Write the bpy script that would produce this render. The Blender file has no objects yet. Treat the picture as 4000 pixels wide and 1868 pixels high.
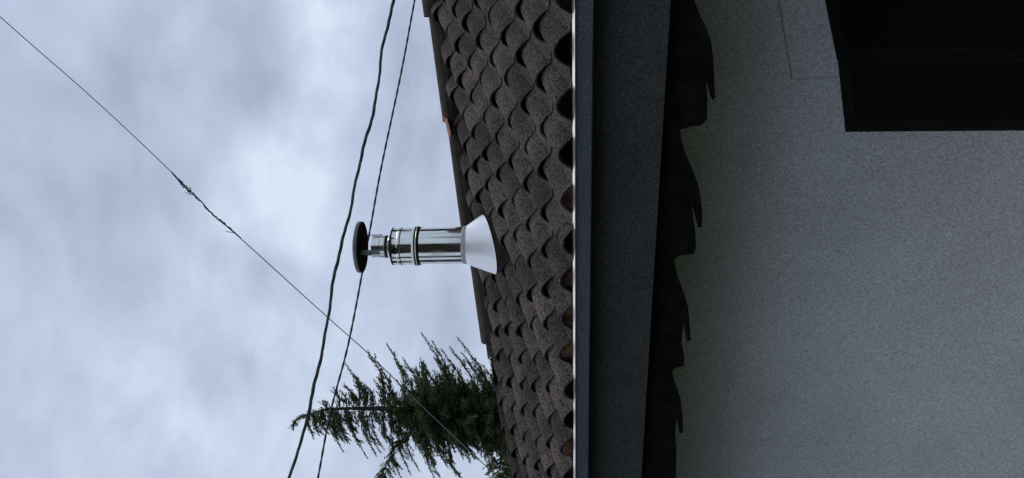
import bpy, math, random
from mathutils import Vector, Matrix
random.seed(7)
R = math.radians
SC = bpy.context.scene
COL = SC.collection

# ------------------------------------------------------------------ camera
# phone held upright, picture stored lying on its side: world "up" points to the left of the frame
FPX = 3500.0                                   # focal length in pixels of the 4000 x 1868 photograph
HZ = 5.60                                      # camera height
YAW = R(34.7)                                  # turned to the left of the wall's normal
PIT = math.atan(250 / FPX)
CAMPOS = Vector((0, 0, HZ))
FH = Vector((-math.sin(YAW), math.cos(YAW), 0))
RT = Vector((math.cos(YAW), math.sin(YAW), 0))
FW = FH * math.cos(PIT) + Vector((0, 0, 1)) * math.sin(PIT)
UP = Vector((0, 0, 1)) * math.cos(PIT) - FH * math.sin(PIT)
cam = bpy.data.cameras.new('camera')
cam.lens = 36 * FPX / 4000; cam.sensor_width = 36; cam.sensor_fit = 'HORIZONTAL'
cam.clip_start = 0.05; cam.clip_end = 3000
co = bpy.data.objects.new('camera', cam); COL.objects.link(co)
m = Matrix.Identity(3)
m.col[0] = -UP; m.col[1] = RT; m.col[2] = -FW
co.matrix_world = Matrix.Translation(CAMPOS) @ m.to_4x4()
SC.camera = co

def ray(u, v):
    return FW + UP * ((2000 - u) / FPX) + RT * ((934 - v) / FPX)
def at_depth(u, v, t): return CAMPOS + ray(u, v) * t
def at_y(u, v, y):
    d = ray(u, v); return CAMPOS + d * (y / d.y)
def at_plane(u, v, p, n):
    d = ray(u, v); return CAMPOS + d * ((p - CAMPOS).dot(n) / d.dot(n))

# ------------------------------------------------------------------ view, world, sun
SC.view_settings.view_transform = 'Standard'
SC.view_settings.look = 'None'
SC.view_settings.exposure = 0.0
SC.view_settings.gamma = 1.0
SC.view_settings.use_curve_mapping = False

SUN_EL, SUN_AZ = R(52), R(25)                  # azimuth clockwise from +Y: behind the house
W = bpy.data.worlds.new('World'); SC.world = W; W.use_nodes = True
nt = W.node_tree; N = nt.nodes; L = nt.links; N.clear()
def node(t, **k):
    n = N.new(t)
    for a, b in k.items(): setattr(n, a, b)
    return n
out = node('ShaderNodeOutputWorld'); bg = node('ShaderNodeBackground')
bg.inputs['Strength'].default_value = 0.1
sky = node('ShaderNodeTexSky', sky_type='NISHITA', sun_disc=False)
sky.sun_elevation = SUN_EL; sky.sun_rotation = SUN_AZ
tc = node('ShaderNodeTexCoord')
def wmath(op, a, b=None, clamp=False):
    n = node('ShaderNodeMath', operation=op, use_clamp=clamp)
    for i, x in enumerate((a, b)):
        if x is None: continue
        if isinstance(x, (int, float)): n.inputs[i].default_value = x
        else: L.new(x, n.inputs[i])
    return n.outputs[0]
def wnoise(scale, detail, rough, dist, off):
    mp = node('ShaderNodeMapping'); mp.inputs['Scale'].default_value = scale; mp.inputs['Location'].default_value = off
    mp.inputs['Rotation'].default_value = (0.05, -0.1, 0.0)
    L.new(tc.outputs['Generated'], mp.inputs['Vector'])
    n = node('ShaderNodeTexNoise'); n.inputs['Scale'].default_value = 1
    n.inputs['Detail'].default_value = detail; n.inputs['Roughness'].default_value = rough; n.inputs['Distortion'].default_value = dist
    L.new(mp.outputs[0], n.inputs['Vector'])
    return n.outputs['Fac']
n1 = wnoise((6.0, 6.0, 10.0), 7, 0.52, 0.35, (3.1, 1.7, 0.4))
n2 = wnoise((13, 13, 26), 5, 0.55, 0.3, (0.3, 5.1, 2.2))
val = wmath('ADD', wmath('MULTIPLY', wmath('SUBTRACT', n1, 0.5), 1.15), wmath('MULTIPLY', wmath('SUBTRACT', n2, 0.5), 0.45))
# the larger banks of cloud: direction, half width (degrees), how much brighter or darker
for u, v, wd, amt in [(1270, 50, 2.6, .30), (1310, 215, 2.8, .34), (1235, 400, 2.2, .30), (1130, 610, 3.0, .26), (1030, 760, 3.2, .20), (1195, 850, 2.8, .22), (1015, 235, 3.6, -.30), (985, 430, 2.6, -.22), (1240, 740, 1.7, -.16), (1335, 500, 2.4, -.18), (640, 130, 3.2, -.12), (780, 190, 2.0, .14), (560, 330, 3, -.08), (700, 1010, 5.5, -.26), (330, 820, 7, -.08),
                      (900, 900, 4.0, .10), (1010, 1080, 5, .14), (520, 1560, 7.5, .14), (1090, 1085, 1.8, -.12),
                      (1000, 1500, 6, .14), (820, 1460, 2.2, -.12), (350, 1670, 3.0, -.12), (150, 250, 8, -.12), 
                      (1650, 500, 6, -.10), (1130, 1480, 2.0, -.08), (1550, 1150, 5, .02)]:
    d = ray(u, v).normalized()
    dp = node('ShaderNodeVectorMath', operation='DOT_PRODUCT'); dp.inputs[1].default_value = d
    nm = node('ShaderNodeVectorMath', operation='NORMALIZE'); L.new(tc.outputs['Generated'], nm.inputs[0]); L.new(nm.outputs[0], dp.inputs[0])
    mr = node('ShaderNodeMapRange', interpolation_type='SMOOTHERSTEP')
    mr.inputs['From Min'].default_value = math.cos(R(wd * 1.5)); mr.inputs['From Max'].default_value = 1.0
    mr.inputs['To Min'].default_value = 0; mr.inputs['To Max'].default_value = amt * .72
    L.new(dp.outputs['Value'], mr.inputs['Value'])
    val = wmath('ADD', val, wmath('MULTIPLY', mr.outputs[0], wmath('ADD', wmath('MULTIPLY', n2, 1.6), 0.2)))
val = wmath('ADD', val, 0.50, clamp=True)
ramp = node('ShaderNodeValToRGB'); L.new(val, ramp.inputs[0])
e = ramp.color_ramp.elements
e[0].position = 0.0; e[0].color = (.315, .365, .485, 1)
e[1].position = 1.0; e[1].color = (.735, .815, .965, 1)
x = ramp.color_ramp.elements.new(0.5); x.color = (.520, .595, .765, 1)
sep = node('ShaderNodeSeparateXYZ'); L.new(tc.outputs['Generated'], sep.inputs[0])
zen = node('ShaderNodeMapRange', interpolation_type='SMOOTHSTEP')     # overcast: brighter overhead
zen.inputs['From Min'].default_value = 0.58; zen.inputs['From Max'].default_value = 1.0
zen.inputs['To Min'].default_value = 10.0; zen.inputs['To Max'].default_value = 15.0
L.new(sep.outputs['Z'], zen.inputs['Value'])
vm = node('ShaderNodeVectorMath', operation='SCALE'); L.new(ramp.outputs[0], vm.inputs[0]); L.new(zen.outputs[0], vm.inputs['Scale'])
warm = node('ShaderNodeMix', data_type='RGBA', blend_type='MULTIPLY'); L.new(vm.outputs[0], warm.inputs[6]); warm.inputs[7].default_value = (1.14, 1.02, .84, 1)
wf = node('ShaderNodeMapRange'); wf.inputs['From Min'].default_value = .58; wf.inputs['From Max'].default_value = .75; L.new(sep.outputs['Z'], wf.inputs['Value']); L.new(wf.outputs[0], warm.inputs[0])
mix = node('ShaderNodeMix', data_type='RGBA'); mix.inputs[0].default_value = 0.94
L.new(sky.outputs[0], mix.inputs[6]); L.new(warm.outputs[2], mix.inputs[7])
L.new(mix.outputs[2], bg.inputs['Color']); L.new(bg.outputs[0], out.inputs['Surface'])

sl = bpy.data.lights.new('sun', 'SUN'); sl.energy = 0.5; sl.angle = R(30); sl.color = (1, .96, .9)
so = bpy.data.objects.new('sun', sl); COL.objects.link(so)
sd = Vector((math.sin(SUN_AZ) * math.cos(SUN_EL), math.cos(SUN_AZ) * math.cos(SUN_EL), math.sin(SUN_EL)))
so.rotation_euler = sd.to_track_quat('Z', 'Y').to_euler(); so.location = (0, 0, 30)

# ------------------------------------------------------------------ materials
def mat(name, col, rough=0.8, metal=0.0, var=0.0, scale=8.0, bump=0.0, bscale=60.0, spec=0.3, col2=None, stretch=(1, 1, 1), grain=0.0, gscale=300.0, bdist=0.01):
    m = bpy.data.materials.new(name); m.use_nodes = True
    t = m.node_tree; b = t.nodes['Principled BSDF']
    b.inputs['Base Color'].default_value = (*col, 1); b.inputs['Roughness'].default_value = rough
    b.inputs['Metallic'].default_value = metal; b.inputs['Specular IOR Level'].default_value = spec
    tcn = t.nodes.new('ShaderNodeTexCoord'); mp = t.nodes.new('ShaderNodeMapping'); mp.inputs['Scale'].default_value = stretch
    t.links.new(tcn.outputs['Object'], mp.inputs[0])
    def nz(s, d=5):
        n = t.nodes.new('ShaderNodeTexNoise'); n.inputs['Scale'].default_value = s; n.inputs['Detail'].default_value = d; n.inputs['Roughness'].default_value = .6
        t.links.new(mp.outputs[0], n.inputs['Vector']); return n.outputs['Fac']
    if var > 0 or grain > 0:
        c2 = col2 or tuple(c * (1 - var) for c in col)
        mx = t.nodes.new('ShaderNodeMix'); mx.data_type = 'RGBA'
        mr = t.nodes.new('ShaderNodeMapRange'); mr.inputs['From Min'].default_value = .35; mr.inputs['From Max'].default_value = .65
        t.links.new(nz(scale), mr.inputs[0]); t.links.new(mr.outputs[0], mx.inputs[0])
        mx.inputs[6].default_value = (*col, 1); mx.inputs[7].default_value = (*c2, 1)
        o = mx.outputs[2]
        if grain > 0:
            g = t.nodes.new('ShaderNodeMapRange'); g.inputs['From Min'].default_value = .3; g.inputs['From Max'].default_value = .7
            g.inputs['To Min'].default_value = 1 - grain; g.inputs['To Max'].default_value = 1 + grain
            t.links.new(nz(gscale, 2), g.inputs[0])
            vs = t.nodes.new('ShaderNodeVectorMath'); vs.operation = 'SCALE'
            t.links.new(o, vs.inputs[0]); t.links.new(g.outputs[0], vs.inputs['Scale']); o = vs.outputs[0]
        t.links.new(o, b.inputs['Base Color'])
    if bump > 0:
        bp = t.nodes.new('ShaderNodeBump'); bp.inputs['Strength'].default_value = bump; bp.inputs['Distance'].default_value = bdist
        t.links.new(nz(bscale), bp.inputs['Height']); t.links.new(bp.outputs[0], b.inputs['Normal'])
    return m
M = {}
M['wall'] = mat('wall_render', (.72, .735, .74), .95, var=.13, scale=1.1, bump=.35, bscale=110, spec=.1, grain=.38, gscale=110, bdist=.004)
M['tile'] = mat('roof_tile', (.084, .071, .065), .9, var=.5, scale=3.5, bump=.8, bscale=55, spec=.12, col2=(.044, .037, .035), grain=1.0, gscale=80)
t = M['tile'].node_tree; b = t.nodes['Principled BSDF']; an = t.nodes.new('ShaderNodeAttribute'); an.attribute_name = 'tint'
vs = t.nodes.new('ShaderNodeVectorMath'); vs.operation = 'SCALE'; t.links.new(b.inputs['Base Color'].links[0].from_socket, vs.inputs[0])
t.links.new(an.outputs['Fac'], vs.inputs['Scale']); t.links.new(vs.outputs[0], b.inputs['Base Color'])
M['cap'] = mat('hip_tile', (.060, .050, .045), .9, var=.5, scale=9, bump=.6, bscale=60, spec=.15, grain=.4, gscale=80)
M['mortar'] = mat('mortar', (.42, .22, .15), .95, var=.4, scale=30, bump=.8, bscale=70, spec=.1)
M['filler'] = mat('eave_mortar', (.26, .15, .10), .95, var=.85, scale=9, bump=.8, bscale=70, spec=.1, grain=.5, gscale=60)
M['gutter'] = mat('gutter_paint', (.090, .108, .138), .6, var=.2, scale=5, spec=.2, grain=.45, gscale=110, stretch=(.6, 1, 1))
M['lip'] = mat('gutter_lip', (.96, .96, .96), .35, metal=.9, var=.08, scale=6)
M['fascia'] = mat('fascia_paint', (.066, .069, .067), .8, var=.18, scale=3, bump=.15, bscale=90, spec=.12, grain=.5, gscale=105)
M['soffit'] = mat('soffit_paint', (.05, .05, .05), .9, var=.3)
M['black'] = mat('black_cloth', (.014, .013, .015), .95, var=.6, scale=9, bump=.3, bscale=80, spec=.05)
M['shutter'] = mat('black_shutter', (.011, .0105, .012), .9, var=.35, scale=6, spec=.04, stretch=(10, 10, 1), grain=.6, gscale=40)
M['shutter_frame'] = mat('shutter_frame', (.017, .0165, .0175), .85, var=.5, scale=4, spec=.06, stretch=(10, 10, 1), grain=.6, gscale=60)
M['steel'] = mat('bright_steel', (.74, .77, .72), .12, metal=1.0, var=.12, scale=12, bump=.06, bscale=14, stretch=(1, 1, .3))
t = M['steel'].node_tree; b = t.nodes['Principled BSDF']
nz_ = t.nodes.new('ShaderNodeTexNoise'); nz_.inputs['Scale'].default_value = 9; nz_.inputs['Detail'].default_value = 6
tcn = t.nodes.new('ShaderNodeTexCoord'); mp = t.nodes.new('ShaderNodeMapping'); mp.inputs['Scale'].default_value = (1.5, 1.5, .5)
t.links.new(tcn.outputs['Object'], mp.inputs[0]); t.links.new(mp.outputs[0], nz_.inputs['Vector'])
mr = t.nodes.new('ShaderNodeMapRange'); mr.inputs['From Min'].default_value = .4; mr.inputs['From Max'].default_value = .7; mr.inputs['To Min'].default_value = .09; mr.inputs['To Max'].default_value = .26
t.links.new(nz_.outputs['Fac'], mr.inputs[0]); t.links.new(mr.outputs[0], b.inputs['Roughness'])
M['dark_steel'] = mat('near_black_steel', (.010, .009, .009), .7, metal=0, var=.3, spec=.15)  # near-black, for the cap underside and small dark flue parts
M['alu'] = mat('flashing', (.95, .955, .96), .36, metal=.95, var=.05, scale=14, bump=.05, bscale=25)
M['capmetal'] = mat('cap_metal', (.24, .25, .245), .5, metal=.6, var=.2, scale=20)
M['lead'] = mat('lead_collar', (.50, .49, .50), .55, metal=.6, var=.3, scale=30)
M['cable'] = mat('cable_sheath', (.095, .106, .118), .7, var=.5, scale=20)
M['wire'] = mat('wire_metal', (.30, .33, .38), .5, metal=.2, var=.2, scale=20)
M['bark'] = mat('bark', (.05, .042, .035), .95, var=.4, scale=15, bump=.6)
M['needle'] = mat('needles', (.150, .195, .090), .8, var=.6, scale=3.0, spec=.15, col2=(.065, .088, .042))
t = M['needle'].node_tree; b = t.nodes['Principled BSDF']; tr = t.nodes.new('ShaderNodeBsdfTranslucent'); ms = t.nodes.new('ShaderNodeMixShader')
ms.inputs[0].default_value = .4; t.links.new(b.inputs['Base Color'].links[0].from_socket, tr.inputs[0])
t.links.new(b.outputs[0], ms.inputs[1]); t.links.new(tr.outputs[0], ms.inputs[2]); t.links.new(ms.outputs[0], t.nodes['Material Output'].inputs[0])
M['grass'] = mat('grass', (.06, .08, .035), .95, var=.5, scale=1.5)
M['reflection_dark'] = mat('reflection_ring_dark', (.034, .032, .024), .95, var=.5, scale=.3)  # dark brown of the added reflection ring

# ------------------------------------------------------------------ mesh helpers
def add(name, verts, faces, material, parent=None, smooth=False):
    me = bpy.data.meshes.new(name)
    org = parent.matrix_world.translation if parent else Vector((0, 0, 0))
    me.from_pydata([tuple(Vector(p)) for p in verts], [], faces)
    me.materials.append(material); me.validate()
    if smooth:
        me.polygons.foreach_set('use_smooth', [True] * len(me.polygons))
    o = bpy.data.objects.new(name, me); COL.objects.link(o)
    if parent:
        o.parent = parent
        off = world_loc(parent)
        me.transform(Matrix.Translation(-off))
    return o
def world_loc(o):
    v = Vector((0, 0, 0))
    while o: v += o.location; o = o.parent
    return v
def thing(name, loc, label, cat, group=None):
    o = bpy.data.objects.new(name, None); o.empty_display_size = .2; COL.objects.link(o); o.location = loc
    o['label'] = label; o['category'] = cat
    if group: o['group'] = group
    return o
def box(V, F, x0, x1, y0, y1, z0, z1):
    b = len(V)
    V += [(x0, y0, z0), (x1, y0, z0), (x1, y1, z0), (x0, y1, z0), (x0, y0, z1), (x1, y0, z1), (x1, y1, z1), (x0, y1, z1)]
    F += [tuple(b + i for i in f) for f in ((0, 3, 2, 1), (4, 5, 6, 7), (0, 1, 5, 4), (1, 2, 6, 5), (2, 3, 7, 6), (3, 0, 4, 7))]
def extrude_x(V, F, prof, x0, x1, n=1, jit=0.0):
    """closed profile of (y, z) swept along x"""
    k = len(prof); b = len(V)
    for i in range(n + 1):
        x = x0 + (x1 - x0) * i / n
        dz = random.uniform(-jit, jit); dy = random.uniform(-jit, jit)
        V += [(x, y + dy, z + dz) for y, z in prof]
    for i in range(n):
        for j in range(k):
            a, c = b + i * k + j, b + i * k + (j + 1) % k
            F.append((a, c, c + k, a + k))
    F.append(tuple(b + j for j in range(k))[::-1]); F.append(tuple(b + n * k + j for j in range(k)))
def tube(V, F, pts, rad, seg=8):
    b0 = len(V); n = len(pts)
    ref = Vector((0.31, 0.2, 0.93))
    for i, p in enumerate(pts):
        t = (pts[min(i + 1, n - 1)] - pts[max(i - 1, 0)]).normalized()
        a = t.cross(ref).normalized(); c = t.cross(a)
        r = rad(i / (n - 1)) if callable(rad) else rad
        for k in range(seg):
            q = 2 * math.pi * k / seg
            V.append(p + (a * math.cos(q) + c * math.sin(q)) * r)
    for i in range(n - 1):
        for k in range(seg):
            s, e_ = b0 + i * seg + k, b0 + i * seg + (k + 1) % seg
            F.append((s, e_, e_ + seg, s + seg))
    F.append(tuple(b0 + k for k in range(seg))[::-1]); F.append(tuple(b0 + (n - 1) * seg + k for k in range(seg)))
def spline(pts, n):
    """Catmull-Rom through points"""
    P = [pts[0] * 2 - pts[1]] + list(pts) + [pts[-1] * 2 - pts[-2]]
    res = []
    for i in range(1, len(P) - 2):
        for k in range(n):
            t = k / n
            a, b, c, d = P[i - 1], P[i], P[i + 1], P[i + 2]
            res.append(0.5 * ((2 * b) + (c - a) * t + (2 * a - 5 * b + 4 * c - d) * t * t + (3 * b - a - 3 * c + d) * t ** 3))
    res.append(pts[-1]); return res

# ------------------------------------------------------------------ ground, and an unseen ring added for the flue's reflections
V, F = [], []
n = 48
V.append((0, 0, 0)); 
for i in range(n): V.append((900 * math.cos(2 * math.pi * i / n), 900 * math.sin(2 * math.pi * i / n), 0))
F = [(0, 1 + i, 1 + (i + 1) % n) for i in range(n)]
g = add('ground', V, F, M['grass']); g['kind'] = 'structure'
V, F = [], []
n = 360
for i in range(n + 1):
    th = -180 + 360 * i / n                    # bearing from straight behind the camera, towards its left
    d = -FH * math.cos(R(th)) - RT * math.sin(R(th))
    el = 2.2
    for a, b, e_ in ((-14, 49, 24), (74, 87, 21), (106, 132, 13), (-134, -110, 15), (-62, -50, 10)):  # tall sectors placed where the pipe should mirror dark bands
        el = max(el, e_ * min(1, max(0, (th - a) / 3 + .5)) * min(1, max(0, (b - th) / 3 + .5)))
    el += .8 * math.sin(i * 1.7) + .6 * math.sin(i * .61)
    h = HZ + 70 * math.tan(R(el))
    V += [d * 60 + Vector((0, 0, -1)), d * 64 + Vector((0, 0, h * .75)), d * 70 + Vector((0, 0, h)), d * 100 + Vector((0, 0, h * .6)), d * 140 + Vector((0, 0, -1))]
for i in range(n):
    for j in range(4): a = i * 5 + j; F.append((a, a + 5, a + 6, a + 1))
g = add('reflection_ring', V, F, M['reflection_dark'], smooth=True); g['kind'] = 'structure'  # unseen ring, added to put dark bands into the steel's reflection

# ------------------------------------------------------------------ the house
YG = 4.00                                        # face of the gutter
TANP = math.tan(R(20.5)); SLOPE = Vector((0, math.cos(R(20.5)), math.sin(R(20.5)))); RN = Vector((0, -math.sin(R(20.5)), math.cos(R(20.5))))
E0 = Vector((0, YG + .035, HZ + .012))           # a point of the eave line on the roof deck
def on_roof(u, v, lift=0.0): return at_plane(u, v, E0 + RN * lift, RN)
def roof_xs(p): return p.x, (p - E0).dot(SLOPE)
ha, hb = on_roof(1712, 0), on_roof(1936, 1321)   # the hip line
xa, sa = roof_xs(ha); xb, sb = roof_xs(hb)
def hip_x(s): return xa + (xb - xa) * (s - sa) / (sb - sa)
def hip_s(x): return sa + (sb - sa) * (x - xa) / (xb - xa)
def rp(x, s, h=0.0): return Vector((x, 0, 0)) + Vector((0, E0.y, E0.z)) + SLOPE * s + RN * h
XL = hip_x(0); XR = 2.4
print('hip corner x', XL, 'hip', ha, hb, 'plan angle', math.degrees(math.atan2(ha.y - hb.y, ha.x - hb.x)))

house = thing('house', (-3, 4.6, 0), 'grey rendered house with a brown tiled hip roof and a dark gutter along its eave', 'house')
# walls
ZS = at_y(2620, 0, YG + .12).z                   # underside of the fascia
YW = YG + 1.25
V, F = [], []
box(V, F, XL + .4, XR - .1, YW, YW + .22, -.05, ZS + .12)
box(V, F, XL + .4, XL + .62, YW + .22, YW + 3.5, -.05, ZS + .12)
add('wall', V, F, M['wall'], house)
# fascia and soffit
V, F = [], []
extrude_x(V, F, [(YG + .12, ZS), (YG + .145, ZS), (YG + .145, HZ + .0), (YG + .12, HZ + .0)], XL + .05, XR, 40, .0006)
add('fascia', V, F, M['fascia'], house)
V, F = [], []
box(V, F, XL + .05, XR, YG + .148, YW - .003, ZS + .03, ZS + .045)
add('soffit', V, F, M['soffit'], house)
# gutter: open square channel with a bright rolled lip
zt = at_y(2238, 0, YG).z - .008; zb = at_y(2321, 0, YG).z
V, F = [], []
extrude_x(V, F, [(YG, zt), (YG, zb + .006), (YG + .006, zb), (YG + .117, zb), (YG + .117, zt + .03), (YG + .112, zt + .03), (YG + .112, zb + .006), (YG + .006, zb + .010), (YG + .004, zt)], XL, XR, 60, .0007)
gut = add('gutter', V, F, M['gutter'], house)
V, F = [], []
prof = [(YG - .013, zt - .001), (YG + .002, zt - .001), (YG + .007, zt + .0085), (YG + .004, zt + .0115), (YG + .001, zt + .0105), (YG - .0115, zt + .0005)]
extrude_x(V, F, prof, XL, XR, 60, .0006)
lip = add('lip', V, F, M['lip'], gut)
for xx in (-3.43, -6.4):                         # joints between gutter lengths
    V, F = [], []
    box(V, F, xx, xx + .014, YG - .003, YG - .0006, zb + .004, zt - .002)
    add('joint', V, F, M['gutter'], gut)

# tiles: each course is a thin wavy shell that rides up on the one below
CW, GA, TH = .275, .32, .011
def prof_h(xx, amp):
    """pan and barrel of the tile across the slope; amp is the height of the barrel"""
    f = ((xx + 1.69) / CW + .5) % 1.0 - .5
    w = .30 + .55 * (amp - .05)
    if abs(f) < w: return amp * math.cos(f / w * math.pi / 2) ** .72
    q = (abs(f) - w) / (.5 - w)
    return -.006 * math.sin(q * math.pi / 2)
V, F = [], []
smax = hip_s(XR)
nc = int(smax / GA) + 1
STEP = CW / 18
for k in range(nc):
    s0, s1 = k * GA - .02, min((k + 1) * GA + .07, smax)
    x0 = hip_x(max(s0, 0)) - .05
    cols = int((XR - x0) / STEP) + 1
    tints = [] if k == 0 else tints
    base = len(V)
    for i in range(cols + 1):
        x = x0 + i * STEP
        colid = math.floor((x + 1.69) / CW + .5)
        rnd = random.Random(colid * 131 + k * 7919)
        js, jz, jt = rnd.uniform(-.028, .028), rnd.uniform(-.014, .016), rnd.uniform(-.005, .005); tn = rnd.choice((.7, .85, .95, 1.05, 1.15, 1.3))
        for (s, amp, lf) in ((s0 + js, .073 + jz, .009), (s0 * .5 + s1 * .5, .061 + jz * .6 + jt, .005), (s1, .043, 0.0)):
            xx = max(x, hip_x(max(min(s, smax), 0)) - .02)
            h = prof_h(x, amp) + lf
            V.append(rp(xx, s, h + .012)); V.append(rp(xx, s, h + .012 - TH)); tints += [tn, tn]
    for i in range(cols):
        a = base + i * 6; b = a + 6
        F += [(a, b, b + 2, a + 2), (a + 2, b + 2, b + 4, a + 4), (a + 1, a + 3, b + 3, b + 1), (a + 3, a + 5, b + 5, b + 3), (a, a + 1, b + 1, b)]
# deck under the tiles and the far side of the hip
b = len(V)
hx = Vector((hb.x - ha.x, hb.y - ha.y, 0)).normalized(); hn = Vector((hx.y, -hx.x, 0))
if hn.y < 0: hn = -hn
A0, A1 = rp(XL, 0, -.004), rp(XR, smax, -.004)
V += [A0, rp(XR, 0, -.004), A1, A1 + hn * 4 + Vector((0, 0, -1.6)), A0 + hn * 4 + Vector((0, 0, -1.0))]
F += [(b, b + 1, b + 2), (b, b + 2, b + 3, b + 4)]
roof = add('roof', V, F, M['tile'], house)
at_ = roof.data.attributes.new('tint', 'FLOAT', 'POINT')
tints += [1.0] * (len(roof.data.vertices) - len(tints)); at_.data.foreach_set('value', tints)
V, F = [], []
cols = int((XR - XL) / STEP)
for i in range(cols + 1):
    x = XL + i * STEP
    rq = random.Random(math.floor((x + 1.69) / CW + .5) * 17 + 5); sb_ = rq.choice((.0, .015, .03, .06, .12)) + .008 * math.sin(x * 37)
    V += [rp(x, sb_, -.003), rp(x, sb_, max(.0, prof_h(x, .074) + .010))]
F = [(2 * i, 2 * i + 2, 2 * i + 3, 2 * i + 1) for i in range(cols)]
add('eave_filler', V, F, M['filler'], roof)
# hip caps: overlapping half-round tiles, the lower end of each riding on the next
def cap_mesh(P0, P1, r0, r1, l0, l1, th=.016):
    V, F = [], []
    d = (P1 - P0).normalized(); side = d.cross(Vector((0, 0, 1))).normalized(); up = side.cross(d).normalized()
    seg = 12
    rings = [(P0, r0, l0), (P0.lerp(P1, .5), (r0 + r1) / 2 * 1.01, (l0 + l1) / 2), (P1, r1, l1)]
    for inner in (0, 1):
        for P, r, l in rings:
            rr = r - th * inner
            for i in range(seg + 1):
                q = math.pi * (-.12 + 1.24 * i / seg)
                cx, cz = math.cos(q), math.sin(q)
                cz = math.copysign(abs(cz) ** .8, cz)
                V.append(P + side * (rr * 1.1 * cx) + up * (rr * .72 * cz + l))
    k = seg + 1
    for lay in (0, 1):
        for j in range(2):
            for i in range(seg):
                a = lay * 3 * k + j * k + i
                F.append((a, a + 1, a + k + 1, a + k) if lay == 0 else (a, a + k, a + k + 1, a + 1))
    for i in range(seg):
        for j in (0, 2):
            a = j * k + i; F.append((a, a + 1, a + 1 + 3 * k, a + 3 * k))
    return V, F
def hip_pt(v):
    u = 1712 + (1936 - 1712) * v / 1321
    return on_roof(u, v)
steps = [-1960, -1560, -1160, -760, -355, 57, 466, 893, 1321]
for i in range(len(steps) - 1):
    if steps[i] < -1000: continue
    Pu, Pl = hip_pt(steps[i]), hip_pt(steps[i + 1])
    Pu = Pu + (Pu - Pl).normalized() * .05
    V, F = cap_mesh(Pu, Pl, .118, .145, .012 + random.uniform(-.003, .003), .026 + random.uniform(-.004, .004))
    add('hip_cap', V, F, M['cap'], roof, smooth=False)
# pale orange mortar squeezed out under one cap end
P = hip_pt(468); d = (hip_pt(500) - P).normalized()
side = d.cross(Vector((0, 0, 1))).normalized(); up = side.cross(d).normalized()
V, F = [], []
for j in range(9):
    for i in range(9):
        t, q = j / 8, math.pi * (.40 + .50 * i / 8)
        rr = (.150 if j == 0 else .147) * (1 - .07 * t) + random.uniform(-.005, .005)
        V.append(P + d * (-.05 + .15 * t + .012 * math.sin(i * 1.9)) + side * (rr * 2.1 * math.cos(q)) + up * (rr * .74 * math.sin(q) ** .6 - .008))
for j in range(8):
    for i in range(8):
        a = j * 9 + i; F.append((a, a + 1, a + 10, a + 9))
add('mortar_bed', V, F, M['mortar'], roof, smooth=True)

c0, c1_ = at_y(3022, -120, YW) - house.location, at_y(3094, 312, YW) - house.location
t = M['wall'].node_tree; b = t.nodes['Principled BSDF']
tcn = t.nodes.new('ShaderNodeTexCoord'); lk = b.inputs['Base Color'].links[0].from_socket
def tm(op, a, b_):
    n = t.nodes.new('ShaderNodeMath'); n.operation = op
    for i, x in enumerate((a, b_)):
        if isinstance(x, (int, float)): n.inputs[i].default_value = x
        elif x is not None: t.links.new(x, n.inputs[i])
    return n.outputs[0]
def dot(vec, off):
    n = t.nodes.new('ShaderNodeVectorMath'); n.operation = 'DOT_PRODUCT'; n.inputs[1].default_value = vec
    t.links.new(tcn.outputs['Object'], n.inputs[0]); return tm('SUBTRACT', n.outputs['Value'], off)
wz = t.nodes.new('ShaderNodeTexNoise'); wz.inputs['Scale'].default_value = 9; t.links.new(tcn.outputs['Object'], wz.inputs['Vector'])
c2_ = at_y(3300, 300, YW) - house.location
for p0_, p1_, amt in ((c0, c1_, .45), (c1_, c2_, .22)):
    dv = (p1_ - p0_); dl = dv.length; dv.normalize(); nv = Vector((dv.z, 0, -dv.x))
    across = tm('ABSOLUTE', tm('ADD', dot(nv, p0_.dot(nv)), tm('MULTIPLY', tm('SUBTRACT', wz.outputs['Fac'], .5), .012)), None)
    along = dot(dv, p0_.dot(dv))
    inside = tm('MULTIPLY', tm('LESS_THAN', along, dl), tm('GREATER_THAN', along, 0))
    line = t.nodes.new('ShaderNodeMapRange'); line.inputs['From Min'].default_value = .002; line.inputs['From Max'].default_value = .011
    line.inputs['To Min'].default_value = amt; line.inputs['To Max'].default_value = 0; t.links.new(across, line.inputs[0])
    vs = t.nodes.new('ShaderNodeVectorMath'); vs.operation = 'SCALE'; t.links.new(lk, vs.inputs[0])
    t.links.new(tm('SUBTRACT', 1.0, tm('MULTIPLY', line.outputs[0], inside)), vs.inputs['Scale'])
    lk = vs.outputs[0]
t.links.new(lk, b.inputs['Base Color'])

# ------------------------------------------------------------------ black scalloped valance under the eave
YV = YG + .17
flA = [(2690, -70), (2708, -10), (2733, 60), (2760, 110), (2779, 170), (2788, 235), (2791, 300), (2795, 385), (2786, 398), (2776, 380), (2760, 318), (2764, 390), (2764, 470), (2742, 492), (2690, 500), (2655, 512)]
flB = [(2655, 512), (2664, 555), (2679, 605), (2708, 670), (2728, 722), (2736, 770), (2743, 824), (2742, 887), (2726, 889), (2704, 800), (2709, 860), (2716, 905), (2719, 969), (2709, 994), (2649, 999), (2631, 1024)]
flC = [(2631, 1024), (2649, 1089), (2675, 1159), (2688, 1200), (2696, 1283), (2698, 1333), (2684, 1339), (2671, 1268), (2663, 1344), (2675, 1400), (2672, 1433), (2633, 1444), (2625, 1461)]
flD = [(2625, 1461), (2641, 1511), (2658, 1555), (2666, 1622), (2669, 1689), (2654, 1694), (2642, 1635), (2638, 1700), (2642, 1755), (2641, 1860), (2636, 1880), (2604, 1888), (2598, 1900)]
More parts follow.
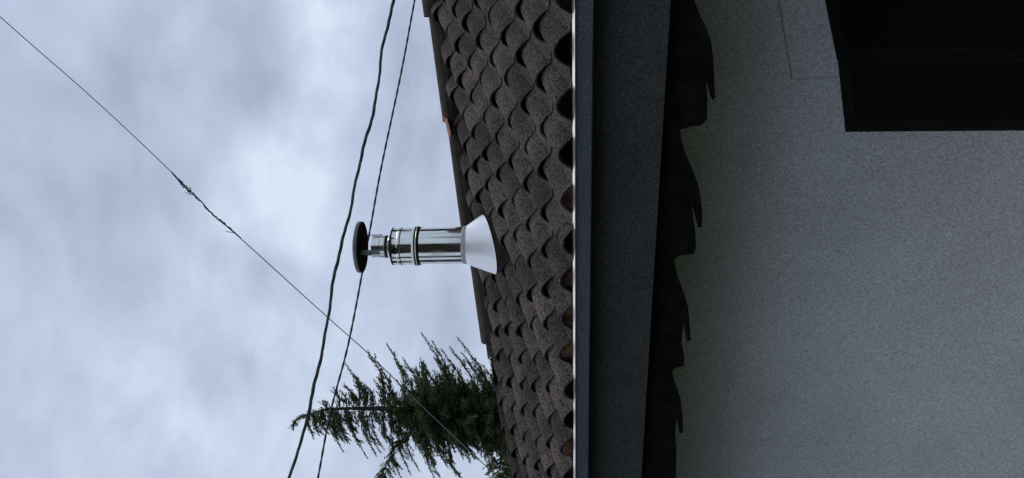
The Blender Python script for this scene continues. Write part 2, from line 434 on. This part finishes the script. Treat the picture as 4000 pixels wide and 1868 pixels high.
val_ = thing('valance', (at_y(2700, 900, YV).x, YV, at_y(2700, 900, YV).z), 'black scalloped valance hanging below the dark fascia against the grey wall', 'valance')
def flap(pts2, yy):
    k = len(pts2); th = .007
    from mathutils.geometry import tessellate_polygon
    tri = tessellate_polygon([[Vector((x, z, 0)) for x, z in pts2]])
    V = [(x, yy, z) for x, z in pts2] + [(x, yy + th, z) for x, z in pts2]
    F = [tuple(t) for t in tri] + [tuple(i + k for i in t[::-1]) for t in tri]
    F += [(i, (i + 1) % k, (i + 1) % k + k, i + k) for i in range(k)]
    add('flap', V, F, M['black'], val_)
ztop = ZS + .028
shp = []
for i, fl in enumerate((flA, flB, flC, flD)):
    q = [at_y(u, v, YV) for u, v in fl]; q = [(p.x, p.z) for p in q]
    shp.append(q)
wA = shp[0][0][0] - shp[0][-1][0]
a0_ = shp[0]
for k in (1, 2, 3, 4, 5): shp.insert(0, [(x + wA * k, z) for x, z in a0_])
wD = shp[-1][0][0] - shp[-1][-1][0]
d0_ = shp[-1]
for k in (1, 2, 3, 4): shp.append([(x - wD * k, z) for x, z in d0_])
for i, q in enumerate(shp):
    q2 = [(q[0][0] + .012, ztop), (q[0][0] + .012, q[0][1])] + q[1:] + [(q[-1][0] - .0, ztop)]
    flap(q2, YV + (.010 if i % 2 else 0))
# the rail it hangs from
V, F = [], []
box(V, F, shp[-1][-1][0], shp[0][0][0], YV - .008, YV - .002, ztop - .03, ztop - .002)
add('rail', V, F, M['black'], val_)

# ------------------------------------------------------------------ black folding shutter swung out from the wall
p1d, p2d, p3d = ray(3302, 511), ray(3272, 228), ray(3226, 0)
t3 = (YW - .06) / p3d.y; P3 = CAMPOS + p3d * t3
P2 = CAMPOS + p2d * ((P3.z - HZ) / p2d.z); P1 = CAMPOS + p1d * ((P3.z - HZ) / p1d.z)
sh = thing('folding_shutter', (P3.x, P3.y, HZ - 3.7), 'black two-leaf folding shutter swung out from the grey wall below the eave', 'shutter')
def leaf(a, b, ztop, zbot, name, parent):
    d = Vector((b.x - a.x, b.y - a.y, 0)); w = d.length; d.normalize(); nn = Vector((d.y, -d.x, 0))
    def bx(V, F, x0, x1, y0, y1, z0, z1):
        s = len(V); box(V, F, x0, x1, y0, y1, z0, z1)
        for i in range(s, len(V)):
            p = V[i]; V[i] = Vector((a.x, a.y, 0)) + d * p[0] + nn * p[1] + Vector((0, 0, p[2]))
    V, F = [], []
    st = .055
    bx(V, F, 0, st, -.016, .016, zbot, ztop); bx(V, F, w - st, w, -.016, .016, zbot, ztop)
    bx(V, F, st, w - st, -.016, .016, ztop - st, ztop); bx(V, F, st, w - st, -.016, .016, zbot, zbot + st)
    lf = add(name, V, F, M['shutter_frame'], parent)
    V, F = [], []
    nb = 5; bw = (w - 2 * st) / nb
    for i in range(nb): bx(V, F, st + i * bw + .002, st + (i + 1) * bw - .002, -.009, .009, zbot + st, ztop - st)
    add('panel', V, F, M['shutter'], lf)
leaf(P3 + (P3 - P2).normalized() * .03, P2, P3.z + .0, HZ - 3.7, 'leaf', sh)
leaf(P2, P1, P3.z - .004, HZ - 3.7, 'leaf', sh)
for z in (P3.z - .12, HZ - 3.3):
    V, F = [], []
    box(V, F, P3.x - .012, P3.x + .05, P3.y + .01, YW - .001, z - .04, z + .04)
    add('hinge', V, F, M['dark_steel'], sh)

# ------------------------------------------------------------------ steel flue
FB = on_roof(1908, 955, .112)
DF = (FB - CAMPOS).dot(FW)
print('flue base', FB, 'depth', DF)
PX = DF / FPX
def fz(u): return at_plane(u, 955, FB, FH).z
flue = thing('chimney_flue', FB, 'shiny steel flue pipe with round rain cap and white cone base on the roof', 'chimney')
LEAN = -.022
def lathe(name, prof, material, parent, seg=48, base=None):
    """profile of (radius in photo px, u in photo px); leans very slightly with the flue"""
    V, F = [], []
    for j, (r, u) in enumerate(prof):
        z = fz(u); off = RT * (LEAN * (z - FB.z))
        for i in range(seg):
            q = 2 * math.pi * i / seg
            V.append(Vector((FB.x + r * PX * math.cos(q), FB.y + r * PX * math.sin(q), z)) + off)
    for j in range(len(prof) - 1):
        for i in range(seg):
            a, c = j * seg + i, j * seg + (i + 1) % seg
            F.append((a, c, c + seg, a + seg))
    return add(name, V, F, material, parent, smooth=True)
def sharp(o, ang=14):
    me = o.data
    import bmesh
    bm = bmesh.new(); bm.from_mesh(me)
    bmesh.ops.recalc_face_normals(bm, faces=bm.faces)
    for e in bm.edges:
        if len(e.link_faces) == 2 and e.calc_face_angle(0) > R(ang): e.smooth = False
    bm.to_mesh(me); bm.free()
# main pipe
o = lathe('pipe', [(69, 1850), (71.5, 1800), (71.5, 1644), (66, 1643), (66, 1536)], M['steel'], flue); sharp(o)
o = lathe('collar', [(71, 1633), (77, 1631), (78.5, 1626), (77, 1621), (73, 1619), (72.5, 1612), (72.5, 1575), (74.5, 1571), (74.5, 1563), (72.5, 1560), (72.5, 1541), (73.5, 1537), (70, 1534), (44, 1529)], M['steel'], flue); sharp(o)
o = lathe('locking_band', [(72, 1640), (77, 1638.5), (78.5, 1635.5), (77, 1633.5), (72, 1633)], M['steel'], flue); sharp(o)
o = lathe('inner_pipe', [(45, 1532), (46.5, 1526), (44, 1522), (43, 1508), (45, 1507), (45, 1490), (43, 1488), (43, 1458), (39, 1458), (39, 1500)], M['steel'], flue); sharp(o)
o = lathe('dark_band', [(43.4, 1521), (44.2, 1519), (44.2, 1511), (43.4, 1509)], M['dark_steel'], flue)  # narrow near-black band around the inner pipe
# rain cap: shallow dome with near-black underside
o = lathe('rain_cap', [(.5, 1382), (30, 1385), (70, 1393), (96, 1401), (101, 1402), (102, 1405), (102, 1412), (101, 1416)], M['capmetal'], flue); sharp(o)
o2 = lathe('underside', [(100.6, 1415), (60, 1413), (.5, 1411)], M['dark_steel'], o)
# straps holding the cap
ctr = Vector((FB.x, FB.y, 0))
for q in (R(-90) + YAW + R(-27), R(-90) + YAW + R(93), R(-90) + YAW + R(213)):
    V, F = [], []
    d = Vector((math.cos(q), math.sin(q), 0)); s = Vector((-d.y, d.x, 0))
    rr = []
    for u, r in ((1492, 45.5), (1455, 45.5), (1440, 45.5), (1413, 46)):
        z = fz(u); off = RT * (LEAN * (z - FB.z)); rr.append((ctr + off + Vector((0, 0, z)), r * PX))
    hw, th = 10 * PX, 2.4 * PX
    for c, r in rr:
        for a, b in ((-1, 0), (1, 0), (1, 1), (-1, 1)): V.append(c + d * (r + b * th) + s * (a * hw))
    for j in range(3):
        for i in range(4):
            a, c = j * 4 + i, j * 4 + (i + 1) % 4; F.append((a, c, c + 4, a + 4))
    F += [(0, 1, 2, 3), (12, 15, 14, 13)]
    add('cap_strap', V, F, M['capmetal'], flue)
o = lathe('dark_ring', [(71, 1646), (74.5, 1645), (74.5, 1640.2), (71, 1640)], M['dark_steel'], flue); sharp(o)  # thin dark line just below the locking band
o = lathe('dark_ring', [(72.6, 1541), (73.8, 1540), (73.8, 1535.5), (72, 1535)], M['dark_steel'], flue); sharp(o)  # thin dark line drawn for the groove at the collar's top edge
# latch of the collar
q = R(-90) + YAW + R(-14); d = Vector((math.cos(q), math.sin(q), 0)); s = Vector((-d.y, d.x, 0))
V, F = [], []
for u, hw in ((1541, 5), (1558, 15)):
    c = ctr + Vector((0, 0, fz(u))) + RT * (LEAN * (fz(u) - FB.z))
    for a, b in ((-1, 0), (1, 0), (1, 1), (-1, 1)): V.append(c + d * ((73 + 2.5 * b) * PX) + s * (a * hw * PX))
F = [(0, 1, 5, 4), (1, 2, 6, 5), (2, 3, 7, 6), (3, 0, 4, 7), (0, 3, 2, 1), (4, 5, 6, 7)]
add('latch', V, F, M['dark_steel'], flue)
# lead storm collar and white cone flashing cut to the roof pitch
o = lathe('storm_collar', [(71.6, 1808), (73, 1810), (76, 1826), (77.6, 1828), (74, 1838)], M['lead'], flue); sharp(o)
V, F = [], []
seg = 48
for i in range(seg):
    q = 2 * math.pi * i / seg
    V.append(Vector((FB.x, FB.y, fz(1826))) + RT * (77 * PX * math.cos(q)) + FH * (77 * PX * math.sin(q)) + RT * (LEAN * (fz(1826) - FB.z)))
for rr, lift in ((116, .115), (117, .110), (115, .109)):
    for i in range(seg):
        q = 2 * math.pi * i / seg
        o_ = RT * (rr * PX * math.cos(q)) + FH * (rr * PX * .76 * math.sin(q))
        x, y = FB.x + o_.x, FB.y + o_.y
        V.append(Vector((x, y, E0.z + (y - E0.y) * TANP + lift / math.cos(R(20.5)))))
for j in range(3):
    for i in range(seg):
        a, c = j * seg + i, j * seg + (i + 1) % seg; F.append((a, c, c + seg, a + seg))
o = add('flashing_cone', V, F, M['alu'], flue, smooth=True); sharp(o)
V, F = [], []
for rr, lift in ((113, .110), (110, .0)):
    for i in range(seg):
        q = 2 * math.pi * i / seg
        o_ = RT * (rr * PX * math.cos(q)) + FH * (rr * PX * .76 * math.sin(q)); x, y = FB.x + o_.x, FB.y + o_.y
        V.append(Vector((x, y, E0.z + (y - E0.y) * TANP + lift / math.cos(R(20.5)))))
F = [(i, (i + 1) % seg, (i + 1) % seg + seg, i + seg) for i in range(seg)]
add('apron', V, F, M['cap'], flue, smooth=True)

# ------------------------------------------------------------------ cables and wire
def px_curve(pts, t0, t1, n=10):
    k = len(pts)
    v0, v1 = pts[0][1], pts[-1][1]
    return spline([at_depth(u, v, t0 + (t1 - t0) * (v - v0) / (v1 - v0)) for u, v in pts], n)
def resample(P, step):
    res = [P[0]]; acc = 0
    for a, b in zip(P, P[1:]):
        L_ = (b - a).length
        while acc + L_ >= step:
            f = (step - acc) / L_; a = a.lerp(b, f); res.append(a); L_ = (b - a).length; acc = 0
        acc += L_
    return res
c1 = px_curve([(1680, -900), (1592, -350), (1537, 0), (1498, 180), (1447, 466), (1370, 807), (1281, 1227), (1232, 1490), (1186, 1680), (1126, 1868), (1020, 2300), (880, 2900)], 13.0, 10.0)
c1 = resample(c1, .03)
V, F = [], []
tot = 0
for st in range(3):
    pts = []
    for i, p in enumerate(c1):
        t = (c1[min(i + 1, len(c1) - 1)] - c1[max(i - 1, 0)]).normalized()
        a = t.cross(Vector((0, 0, 1))).normalized(); c = t.cross(a)
        ph = i * .03 / .62 * 2 * math.pi + st * 2 * math.pi / 3
        r = .0085 + .002 * math.sin(i * .11)
        sag = .013 * math.sin(i * .12) + .010 * math.sin(i * .047) + .005 * math.sin(i * .29)
        pts.append(p + (a * math.cos(ph) + c * math.sin(ph)) * r + c * sag)
    tube(V, F, pts, .0140 if st else .0115, 7)
o = add('power_cable', V, F, M['cable'], smooth=True); o['label'] = 'thick twisted black power cable crossing the cloudy sky, the higher of the two dark cables'; o['category'] = 'cable'; o['group'] = 'dark cables over the roof'
c2 = px_curve([(1790, -900), (1688, -350), (1620, 0), (1568, 280), (1490, 652), (1444, 905), (1366, 1320), (1291, 1610), (1242, 1868), (1150, 2350), (1050, 2900)], 13.5, 10.5)
c2 = resample(c2, .03)
V, F = [], []
for st in range(2):
    pts = []
    for i, p in enumerate(c2):
        t = (c2[min(i + 1, len(c2) - 1)] - c2[max(i - 1, 0)]).normalized()
        a = t.cross(Vector((0, 0, 1))).normalized(); c = t.cross(a)
        ph = i * .03 / .32 * 2 * math.pi + st * math.pi
        pts.append(p + (a * math.cos(ph) + c * math.sin(ph)) * .0045)
    tube(V, F, pts, .0110, 6)
o = add('power_cable', V, F, M['cable'], smooth=True); o['label'] = 'thinner straight dark cable passing behind the round cap of the flue'; o['category'] = 'cable'; o['group'] = 'dark cables over the roof'

wpx = [(-700, -560), (0, 66), (388, 407), (668, 671), (706, 717), (776, 776), (838, 846), (940, 932), (1273, 1234), (1436, 1379), (1630, 1568), (1801, 1731), (1949, 1868), (2300, 2190)]
ws = px_curve(wpx, 7.0, 14.0, 8)
wthing = thing('overhead_wire', ws[0], 'thin grey overhead wire with a twisted splice slanting across the sky and tree', 'wire')
V, F = [], []
tube(V, F, ws, lambda t: .0045 + .004 * t, 6)
add('strand', V, F, M['wire'], wthing, smooth=True)
# splice: loose wrapped strands
def wp(f):      # point between (668,671) and (940,932) on the wire
    i0, i1 = 3 * 8, 7 * 8
    x = i0 + f * (i1 - i0); i = int(x); return ws[i].lerp(ws[min(i + 1, len(ws) - 1)], x - i)
def dirs(f):
    t = (wp(min(f + .02, 1)) - wp(max(f - .02, 0))).normalized(); a = t.cross(FW).normalized(); return t, a, t.cross(a)
V, F = [], []
for st, (f0, f1, r, turns, rad) in enumerate([(0.0, 1.0, .007, 7, .0062), (.12, .50, .016, 3.5, .0060), (.18, .46, .020, 2.6, .0055), (.62, .97, .010, 6, .0055)]):
    pts = []
    nn = 90
    for i in range(nn + 1):
        f = f0 + (f1 - f0) * i / nn
        t, a, c = dirs(f)
        ph = 2 * math.pi * turns * i / nn + st
        env = math.sin(math.pi * i / nn) ** .4 if 0 < i < nn else .2
        pts.append(wp(f) + (a * math.cos(ph) + c * math.sin(ph)) * r * env + a * (.010 * math.sin(f * 9)))
    tube(V, F, pts, rad, 6)
for f, l, ang, sg in ((.20, .13, .16, -1), (.46, .12, .42, -1), (.97, .10, .55, -1), (.40, .06, .7, 1)):
    t, a, c = dirs(f)
    d = -t * math.cos(ang) + a * sg * math.sin(ang)
    if d.dot(RT) < 0 and sg < 0: pass
    p = wp(f); tube(V, F, [p, p + d * l * .5, p + d * l], .0042, 5)
add('splice', V, F, M['cable'], wthing, smooth=True)

# ------------------------------------------------------------------ conifer behind the house
TD = 20.0
def tp(u, v, dz=0.0):           # point on the upright plane of the tree, dz metres towards/away
    d = ray(u, v); base = CAMPOS + FH * TD
    return CAMPOS + d * ((TD + dz) / d.dot(FH))
def z6(x, y): return 1100 + x * .489, 1280 + y * .489
axis_px = [(1142, 1668), (1160, 1640), (1200, 1622), (1270, 1600), (1390, 1596), (1520, 1598), (1640, 1610), (1800, 1630), (1960, 1640), (2150, 1645)]
ax = spline([tp(u, v) for u, v in axis_px], 6)
foot = Vector((ax[-1].x, ax[-1].y, 0))
tree = thing('conifer_tree', foot, 'dark green conifer with a drooping tip and ragged drooping branches rising behind the tiled roof', 'tree')
trunk_pts = [foot, foot.lerp(ax[-1], .5)] + ax[::-1]
V, F = [], []
tube(V, F, trunk_pts, lambda t: .15 * max(0, 1 - t * 1.25) ** 1.3 + .010, 8)
add('trunk', V, F, M['bark'], tree, smooth=True)
def axis_at(u):
    for (u0, v0), (u1, v1) in zip(axis_px, axis_px[1:]):
        if u <= u1: 
            f = max(0, (u - u0) / (u1 - u0)); return v0 + (v1 - v0) * f
    return axis_px[-1][1]
VB, FB_ = [], []                # limbs
VN, FN = [], []                 # needles
rn = random.Random(11)
def blade(p, d, l, w):
    s = d.cross(Vector((rn.gauss(0, 1), rn.gauss(0, 1), rn.gauss(0, 1)))).normalized() * w
    b = len(VN); m_ = p + d * l * .45
    VN.extend([p, m_ + s, p + d * l, m_ - s]); FN.append((b, b + 1, b + 2, b + 3))
def rv(k): return Vector((rn.gauss(0, k), rn.gauss(0, k), rn.gauss(0, k)))
def spray(pts, w0, w1, dens, droop=None):
    """short needles hugging a limb, thinning towards its tip"""
    L_ = sum((b - a).length for a, b in zip(pts, pts[1:]))
    n_ = max(5, int(L_ * dens))
    for i in range(n_):
        t = (i + rn.random()) / n_
        x = t * (len(pts) - 1); j = min(int(x), len(pts) - 2)
        p = pts[j].lerp(pts[j + 1], x - j); d = (pts[j + 1] - pts[j]).normalized()
        w = w0 + (w1 - w0) * t
        q = p + rv(w * .30)
        l = max(.05, w * rn.uniform(.7, 1.5))
        blade(q, (d + rv(.28)).normalized(), l, l * rn.uniform(.045, .09) + .004)
def limb(a, b, bow, w0, w1, dens=170, r=.012):
    mid = a.lerp(b, .5) + Vector((0, 0, bow))
    pts = spline([a, mid, b], 5)
    tube(VB, FB_, pts, lambda t: r * (1 - t) + .003, 5)
    spray(pts, w0, w1, dens)
    return pts
def twig(p, d, l, w):
    e_ = p + d * l; limb(p, e_, 0, w, .025, 150, .005)
right = [(510, 290), (500, 450), (575, 370), (690, 190), (770, 280), (840, 130), (905, 255), (970, 245), (1055, 400), (1118, 45), (1205, 110), (1120, 285), (1280, 180), (1345, 155), (1410, 85), (1485, 265), (1527, 275), (1575, 330), (1605, 300), (1650, 390), (410, 480), (335, 585), (660, 450), (830, 440), (470, 500), (1075, 340), (1230, 260), (1440, 200), (740, 420), (610, 420), (550, 520), (920, 420), (1000, 480)]
for x, y in right:
    u, v = z6(x, y); va = axis_at(u); reach = va - v
    ub = u + reach * rn.uniform(.22, .42); dz = rn.uniform(-.25, .25)
    a = tp(ub, axis_at(ub) - reach * .05); b = tp(u, v, dz)
    pts = limb(a, b, -.0008 * reach, .15, .035, 190)
    for _ in range(5 if reach > 150 else 2):     # side twigs swept forward
        f = rn.uniform(.25, .9); k = int(f * (len(pts) - 1)); p = pts[k]
        d = (b - a).normalized() * .8 + (UP * rn.choice((-.2, .5, .6)) + FH * rn.uniform(-.3, .3))
        twig(p, d.normalized(), rn.uniform(.10, .30) * (1.1 - .5 * f), .07)
def edge_left(u):
    E = [(1140, 1690), (1200, 1700), (1235, 1725), (1330, 1765), (1430, 1785), (1500, 1765), (1560, 1760), (1600, 1800), (1650, 1868), (1760, 1910), (1835, 1830), (1862, 1750), (1900, 1900), (2100, 1950)]
    for (u0, v0), (u1, v1) in zip(E, E[1:]):
        if u <= u1: return v0 + (v1 - v0) * max(0, (u - u0) / (u1 - u0))
    return 1950
tips = [z6(x, y) for x, y in [(260, 890), (303, 862), (320, 810), (500, 1000), (540, 810), (630, 940), (685, 1040), (755, 1020), (790, 1000), (815, 970), (870, 930), (955, 1200), (1030, 1170), (1100, 1145), (1135, 1030), (1180, 1050), (1235, 1230), (1290, 1240), (1360, 1120), (1445, 1230), (1540, 1050), (1600, 1030), (420, 830), (95, 800), (80, 790), (120, 780), (210, 750)]]
for i in range(100):
    u = rn.uniform(1215, 1850) if i < 80 else rn.uniform(1600, 1850); tips.append((u + 20, axis_at(u) + (edge_left(u) - axis_at(u)) * rn.uniform(.25, .85)))
for u, v in tips:
    va = axis_at(u); reach = v - va
    L_ = reach * rn.uniform(.55, 1.0) if u < 1500 else reach * rn.uniform(.5, .8)
    vb = v - L_; ub = u - L_ * rn.uniform(.22, .42); dz = rn.uniform(-.3, .3)
    if ub < 1190: ub = max(1150, ub)
    a = tp(ub, vb, dz * .4); b = tp(u, v, dz)
    pts = limb(a, b, .0006 * L_, .11, .022, 185, .008)
    if L_ > 45:
        for _ in range(3):
            f = rn.uniform(.3, .9); p = pts[int(f * (len(pts) - 1))]
            twig(p, (-RT * .5 - UP * rn.uniform(.3, .8) + FH * rn.uniform(-.3, .3)).normalized(), rn.uniform(.08, .22), .05)
    if vb > va + 25:                              # bough that carries the hanging spray
        limb(tp(ub - (vb - va) * .05, va), a, .02, .10, .07, 150, .012)
spray([ax[i] for i in range(1, 44)][::-1], .16, .06, 150)
# the long limb reaching out to the left with sprays hanging from it
pts = spline([tp(1600, 1690), tp(1545, 1745), tp(1500, 1835), tp(1478, 1880), tp(1440, 1960)], 7)
tube(VB, FB_, pts, lambda t: .016 * (1 - t) + .006, 6)
spray(pts, .15, .12, 200)
for i in range(30):
    p = pts[int(rn.uniform(.15, .98) * (len(pts) - 1))]
    twig(p, (-RT * .75 - UP * rn.uniform(.25, .7) + FH * rn.uniform(-.3, .3)).normalized(), rn.uniform(.14, .45), .09)
# full lower tiers all the way round the trunk
for i in range(250):
    u = rn.uniform(1650, 2150) if i < 220 else rn.uniform(1520, 1660)
    va = axis_at(u); az = rn.uniform(0, 2 * math.pi); ca = math.cos(az)
    side_ = (220 if u < 1860 else (150 if u < 1915 else 230)) if ca > 0 else (125 if u < 1860 else 210)
    if i >= 220: side_ *= .45
    ln = side_ / FPX * TD * rn.uniform(.45, 1.0)
    o_ = tp(u, va); d = RT * ca + FH * math.sin(az)
    e_ = o_ + d * ln + UP * ((.30 if ca > 0 else .30) * ca * ln - .06)
    pts = limb(o_, e_, .02, .27, .09, 95, .012)
    for _ in range(3):
        f = rn.uniform(.4, 1.0); p = pts[int(f * (len(pts) - 1))]
        twig(p, (d * .8 + UP * (.3 * ca) + rv(.35)).normalized(), rn.uniform(.12, .30), .10)
# lowest tier seen along the roof edge
for v in list(range(1322, 1480, 9)):
    a = tp(1960 + rn.uniform(0, 40), v + 120); b = tp(1908 + .12 * (v - 1322) + rn.uniform(-6, 14) + (26 if 1328 < v < 1342 else 0), v)
    limb(a, b, .01, .20, .06, 150, .01)
for v in list(range(1740, 2010, 14)):
    if 1795 < v < 1815 : continue
    a = tp(2000 + rn.uniform(0, 40), v - 60); b = tp(1895 + rn.uniform(-12, 25), v + rn.uniform(-8, 8))
    limb(a, b, .02, .17, .06, 120, .01)
add('crown', VN, FN, M['needle'], tree)
add('branches', VB, FB_, M['bark'], tree, smooth=True)
print('needles', len(FN))
